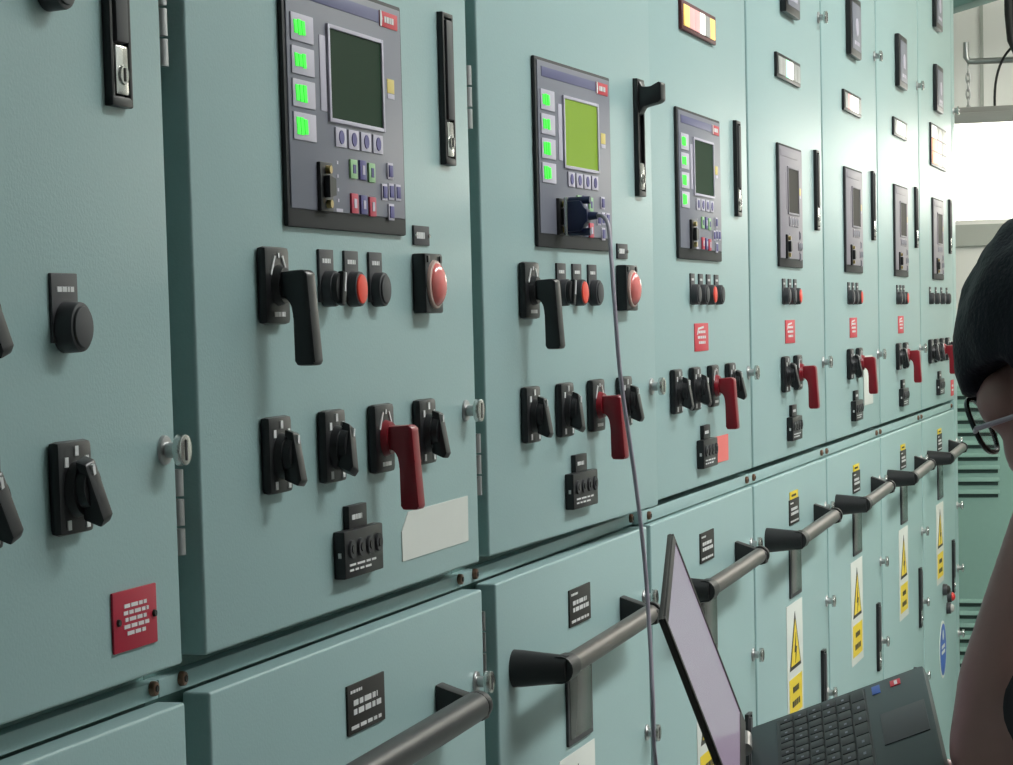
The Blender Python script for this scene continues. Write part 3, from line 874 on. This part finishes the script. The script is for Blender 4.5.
per = empty('person', (.80, -.86, 0))
tag(per, 'person in black with dark hair and glasses, head bowed over the laptop, one forearm raised', 'person')
def pl(p): return Vector(p) - Vector((.80, -.86, 0))
HC = Vector((.7500, -.5360, 1.5438))
YAW, PIT = R_(22), R_(24)
hf = Vector((math.cos(PIT) * math.sin(YAW), math.cos(PIT) * math.cos(YAW), -math.sin(PIT)))
hu = Vector((math.sin(PIT) * math.sin(YAW), math.sin(PIT) * math.cos(YAW), math.cos(PIT)))
hl = Vector((-math.cos(YAW), math.sin(YAW), 0))
HM = Matrix(((-hl.x, hf.x, hu.x, 0), (-hl.y, hf.y, hu.y, 0), (-hl.z, hf.z, hu.z, 0), (0, 0, 0, 1)))   # head: x right, y forward, z up
def hp(x, y, z): return HC + HM.to_3x3() @ Vector((x, y, z))
def hb(b, c, r, mi=0, rx=0):
    b.ball(pl(hp(*c)), r, mi, 24, HM @ Matrix.Rotation(rx, 4, 'X'))

b = MB()
hb(b, (0, -.012, .015), (.076, .096, .092))            # skull
hb(b, (0, .030, -.020), (.066, .066, .085))            # face
hb(b, (0, .048, -.085), (.040, .042, .034))            # chin
hb(b, (0, .010, -.070), (.056, .060, .042))            # jaw
for sx in (-1, 1):
    hb(b, (sx * .048, .062, -.042), (.028, .028, .032))  # cheek
    hb(b, (sx * .046, .070, .006), (.030, .027, .030))   # outer brow
    hb(b, (sx * .077, -.008, -.030), (.010, .020, .032)) # ear
    hb(b, (sx * .030, .082, .012), (.024, .014, .010))   # brow
hb(b, (0, .092, -.018), (.009, .014, .026))            # nose bridge
hb(b, (0, .100, -.042), (.018, .015, .012))            # nose tip
hb(b, (0, .090, -.066), (.024, .012, .006)); hb(b, (0, .088, -.076), (.020, .012, .006))   # lips
NB = Vector((.745, -.650, 1.410))
limb(b, [pl(hp(0, -.035, -.075)), pl(NB), pl((.785, -.68, 1.37))], [.058, .060, .066])
# torso, legs under the clothes
limb(b, [pl((.79, -.72, 1.28)), pl((.80, -.80, 1.05)), pl((.80, -.84, .94))], [.100, .088, .100])
SL, EL, WL = Vector((.585, -.640, 1.340)), Vector((.645, -.452, 1.232)), Vector((.664, -.4930, 1.430))
SR, ER, WR = Vector((.985, -.690, 1.335)), Vector((1.03, -.600, 1.085)), Vector((.915, -.425, 1.112))
limb(b, [pl((.70, -.68, 1.34)), pl(SL), pl(SL.lerp(EL, .55)), pl(EL)], [.062, .055, .046, .040])
limb(b, [pl(EL), pl(EL.lerp(WL, .28)), pl(EL.lerp(WL, .65)), pl(WL)], [.040, .0435, .035, .0265])
limb(b, [pl((.87, -.70, 1.34)), pl(SR), pl(SR.lerp(ER, .55)), pl(ER)], [.062, .055, .046, .040])
limb(b, [pl(ER), pl(ER.lerp(WR, .28)), pl(ER.lerp(WR, .65)), pl(WR)], [.040, .0435, .035, .0265])
for sx in (-1, 1):
    limb(b, [pl((.80 + sx * .09, -.85, .90)), pl((.80 + sx * .11, -.83, .50)), pl((.80 + sx * .12, -.87, .10))], [.085, .058, .040])
    limb(b, [pl((.80 + sx * .12, -.87, .06)), pl((.80 + sx * .13, -.72, .045))], [.040, .034])
# hands: palm + five bent fingers
def hand(b, wrist, fwd, palm_n, side, curl, spread=.0):
    """fwd: wrist to knuckles, palm_n: out of the palm, side: towards the thumb"""
    fwd, palm_n = fwd.normalized(), palm_n.normalized()
    side = side.normalized()
    Q = lambda a, s, p: wrist + fwd * a + side * s + palm_n * p
    limb(b, [pl(Q(0, 0, 0)), pl(Q(.03, .004, 0))], [.026, .026])
    for s in (-.030, -.010, .010, .030):
        limb(b, [pl(Q(.025, s * .7, 0)), pl(Q(.088 - abs(s) * .2, s, 0))], [.015, .0125])
    for s, L in ((-.031, .062), (-.010, .078), (.011, .084), (.032, .074)):
        a, p = .088 - abs(s) * .2, 0.0
        P, th = [pl(Q(a, s, 0))], 0.0
        for j, fr in enumerate((.45, .32, .23)):
            th += R_(curl[j])
            a += math.cos(th) * L * fr; p += math.sin(th) * L * fr
            P.append(pl(Q(a, s * (1 + spread), p)))
        limb(b, P, [.0105, .0095, .0086, .0075])
    limb(b, [pl(Q(.020, .024, .006)), pl(Q(.048, .048, .018)), pl(Q(.078, .054, .030)), pl(Q(.098, .046, .036))], [.0155, .0125, .0105, .0088])
hand(b, WL, Vector((.12, -.72, .60)), Vector((1, .1, 0)), Vector((.0, .60, .72)), (8, 18, 14))
hand(b, WR, Vector((-.62, .62, .42)), n * 1.0, Vector((-.55, -.62, .0)), (6, 10, 8))
body = obj('body', b.mesh('body', ['skin']), per)
voxel(body, .0055, 6)

# hair: a cap over crown, back and sides, cut to the hairline
b = MB()
hm = bmesh.new()
bmesh.ops.create_uvsphere(hm, u_segments=48, v_segments=32, radius=1.0)
kill = []
rnd = random.Random(3)
for vv in hm.verts:
    x, y, z = vv.co
    wob = .006 * math.sin(9 * x + 4 * z) + .005 * math.sin(13 * y + 5 * x)
    tt = max(0, min(1, (y + .35) / .7)); tt = tt * tt * (3 - 2 * tt)
    lim = -.62 + .60 * tt - .15 * max(0, -y) + .035 * math.sin(11 * math.atan2(x, y))
    vv.co = Vector((x * (.106 + wob * .3), y * (.136 + wob * .3) - .012, z * (.136 + wob * .3) + .020))
    if z < lim: kill.append(vv)
bmesh.ops.delete(hm, geom=kill, context='VERTS')
hm.transform(HM); hm.transform(Matrix.Translation(HC - Vector((.80, -.86, 0))))
hme = bpy.data.meshes.new('hair'); hm.to_mesh(hme); hm.free()
hme.materials.append(M['hair'])
hme.polygons.foreach_set('use_smooth', [True] * len(hme.polygons))
hair = obj('hair', hme, per, label='short black hair')
so = hair.modifiers.new('thickness', 'SOLIDIFY'); so.thickness = .034; so.offset = -1
tx = bpy.data.textures.new('hair_clumps', 'CLOUDS'); tx.noise_scale = .02
sd = hair.modifiers.new('subdivide', 'SUBSURF'); sd.levels = 1; sd.render_levels = 1
dm = hair.modifiers.new('clumps', 'DISPLACE'); dm.texture = tx; dm.strength = .004; dm.mid_level = .5
for sx in (-1, 1):
    e = MB().ball((0, 0, 0), .0115, 0, 16).mesh('eye', ['eye'])
    obj('eye', e, per, pl(hp(sx * .031, .0815, -.008)))
# glasses
gb = MB()
for sx in (-1, 1):
    ring = []
    for a in range(24):
        t = 2 * math.pi * a / 24
        ca, sa = math.cos(t), math.sin(t)
        px_ = math.copysign(abs(ca) ** .7, ca) * .026; pz_ = math.copysign(abs(sa) ** .7, sa) * .025
        ring.append(pl(hp(sx * .038 + px_, .114 - .21 * abs(sx * .038 + px_), -.002 + pz_)))
    gb.tube(ring, .0024, 0, 8, True)
gb.tube([pl(hp(-.010, .113, .004)), pl(hp(0, .115, .008)), pl(hp(.010, .113, .004))], .0022, 0, 8)
glasses = obj('glasses', gb.mesh('glasses', ['glasses']), per, label='black rimmed glasses')
for sx in (-1, 1):
    obj('temple_arm', MB().tube([pl(hp(sx * .064, .101, -.008)), pl(hp(sx * .074, .094, -.008)), pl(hp(sx * .085, .04, -.016)), pl(hp(sx * .085, -.01, -.020)), pl(hp(sx * .081, -.035, -.030))],
                                [.0024, .0026, .0022, .0022, .0018], 0, 8).mesh('temple_arm', ['temple']), glasses, label='pale lilac temple arm')
    lens = bmesh.new()
    vs = []
    for a in range(24):
        t = 2 * math.pi * a / 24
        ca, sa = math.cos(t), math.sin(t)
        px_ = math.copysign(abs(ca) ** .7, ca) * .0255; pz_ = math.copysign(abs(sa) ** .7, sa) * .0245
        vs.append(lens.verts.new(pl(hp(sx * .038 + px_, .1135 - .21 * abs(sx * .038 + px_), -.002 + pz_))))
    lens.faces.new(vs)
    r_ = bmesh.ops.solidify(lens, geom=lens.faces[:], thickness=.0012)
    lm = bpy.data.meshes.new('lens'); lens.to_mesh(lm); lens.free(); lm.materials.append(M['lens'])
    obj('lens', lm, glasses)
# clothes
b = MB()
limb(b, [pl((.775, -.685, 1.375)), pl((.785, -.715, 1.29))], [.084, .128])
for dx in (-.085, -.045, 0, .045, .085):
    e = 1 - abs(dx) * 1.6
    limb(b, [pl((.785 + dx * 1.1, -.700, 1.335)), pl((.785 + dx * 1.15, -.725, 1.25)), pl((.793 + dx * .85, -.775, 1.10)), pl((.80 + dx * .95, -.825, .955)), pl((.80 + dx, -.84, .88))],
         [.090 * e + .01, .130 * e, .124 * e, .140 * e, .142 * e])
limb(b, [pl((.70, -.68, 1.345)), pl(SL), pl(SL.lerp(EL, .42)), pl(SL.lerp(EL, .66))], [.075, .069, .064, .060])
limb(b, [pl((.87, -.70, 1.34)), pl(SR), pl(SR.lerp(ER, .55)), pl(SR.lerp(ER, .86))], [.075, .069, .062, .056])
sh = obj('shirt', b.mesh('shirt', ['shirt']), per, label='black short-sleeved shirt')
voxel(sh, .009, 5)
b = MB()
b.ball(pl((.80, -.845, .92)), (.168, .130, .12), 0, 24)
for sx in (-1, 1):
    limb(b, [pl((.80 + sx * .085, -.85, .88)), pl((.80 + sx * .11, -.83, .50)), pl((.80 + sx * .12, -.865, .075))], [.100, .073, .062])
tr = obj('trousers', b.mesh('trousers', ['jeans']), per, label='dark trousers')
voxel(tr, .011, 4)
for sx in (-1, 1):
    b = MB()
    limb(b, [pl((.80 + sx * .12, -.90, .055)), pl((.80 + sx * .125, -.80, .058)), pl((.80 + sx * .13, -.70, .045))], [.048, .050, .044])
    b.box(*[a + o for a, o in zip((-.05, .05), (sx * .125, sx * .125))], -.085, .195, 0, .03, .008)
    s = obj('shoe', b.mesh('shoe', ['leather']), per, label='black shoe')
    voxel(s, .008, 3)
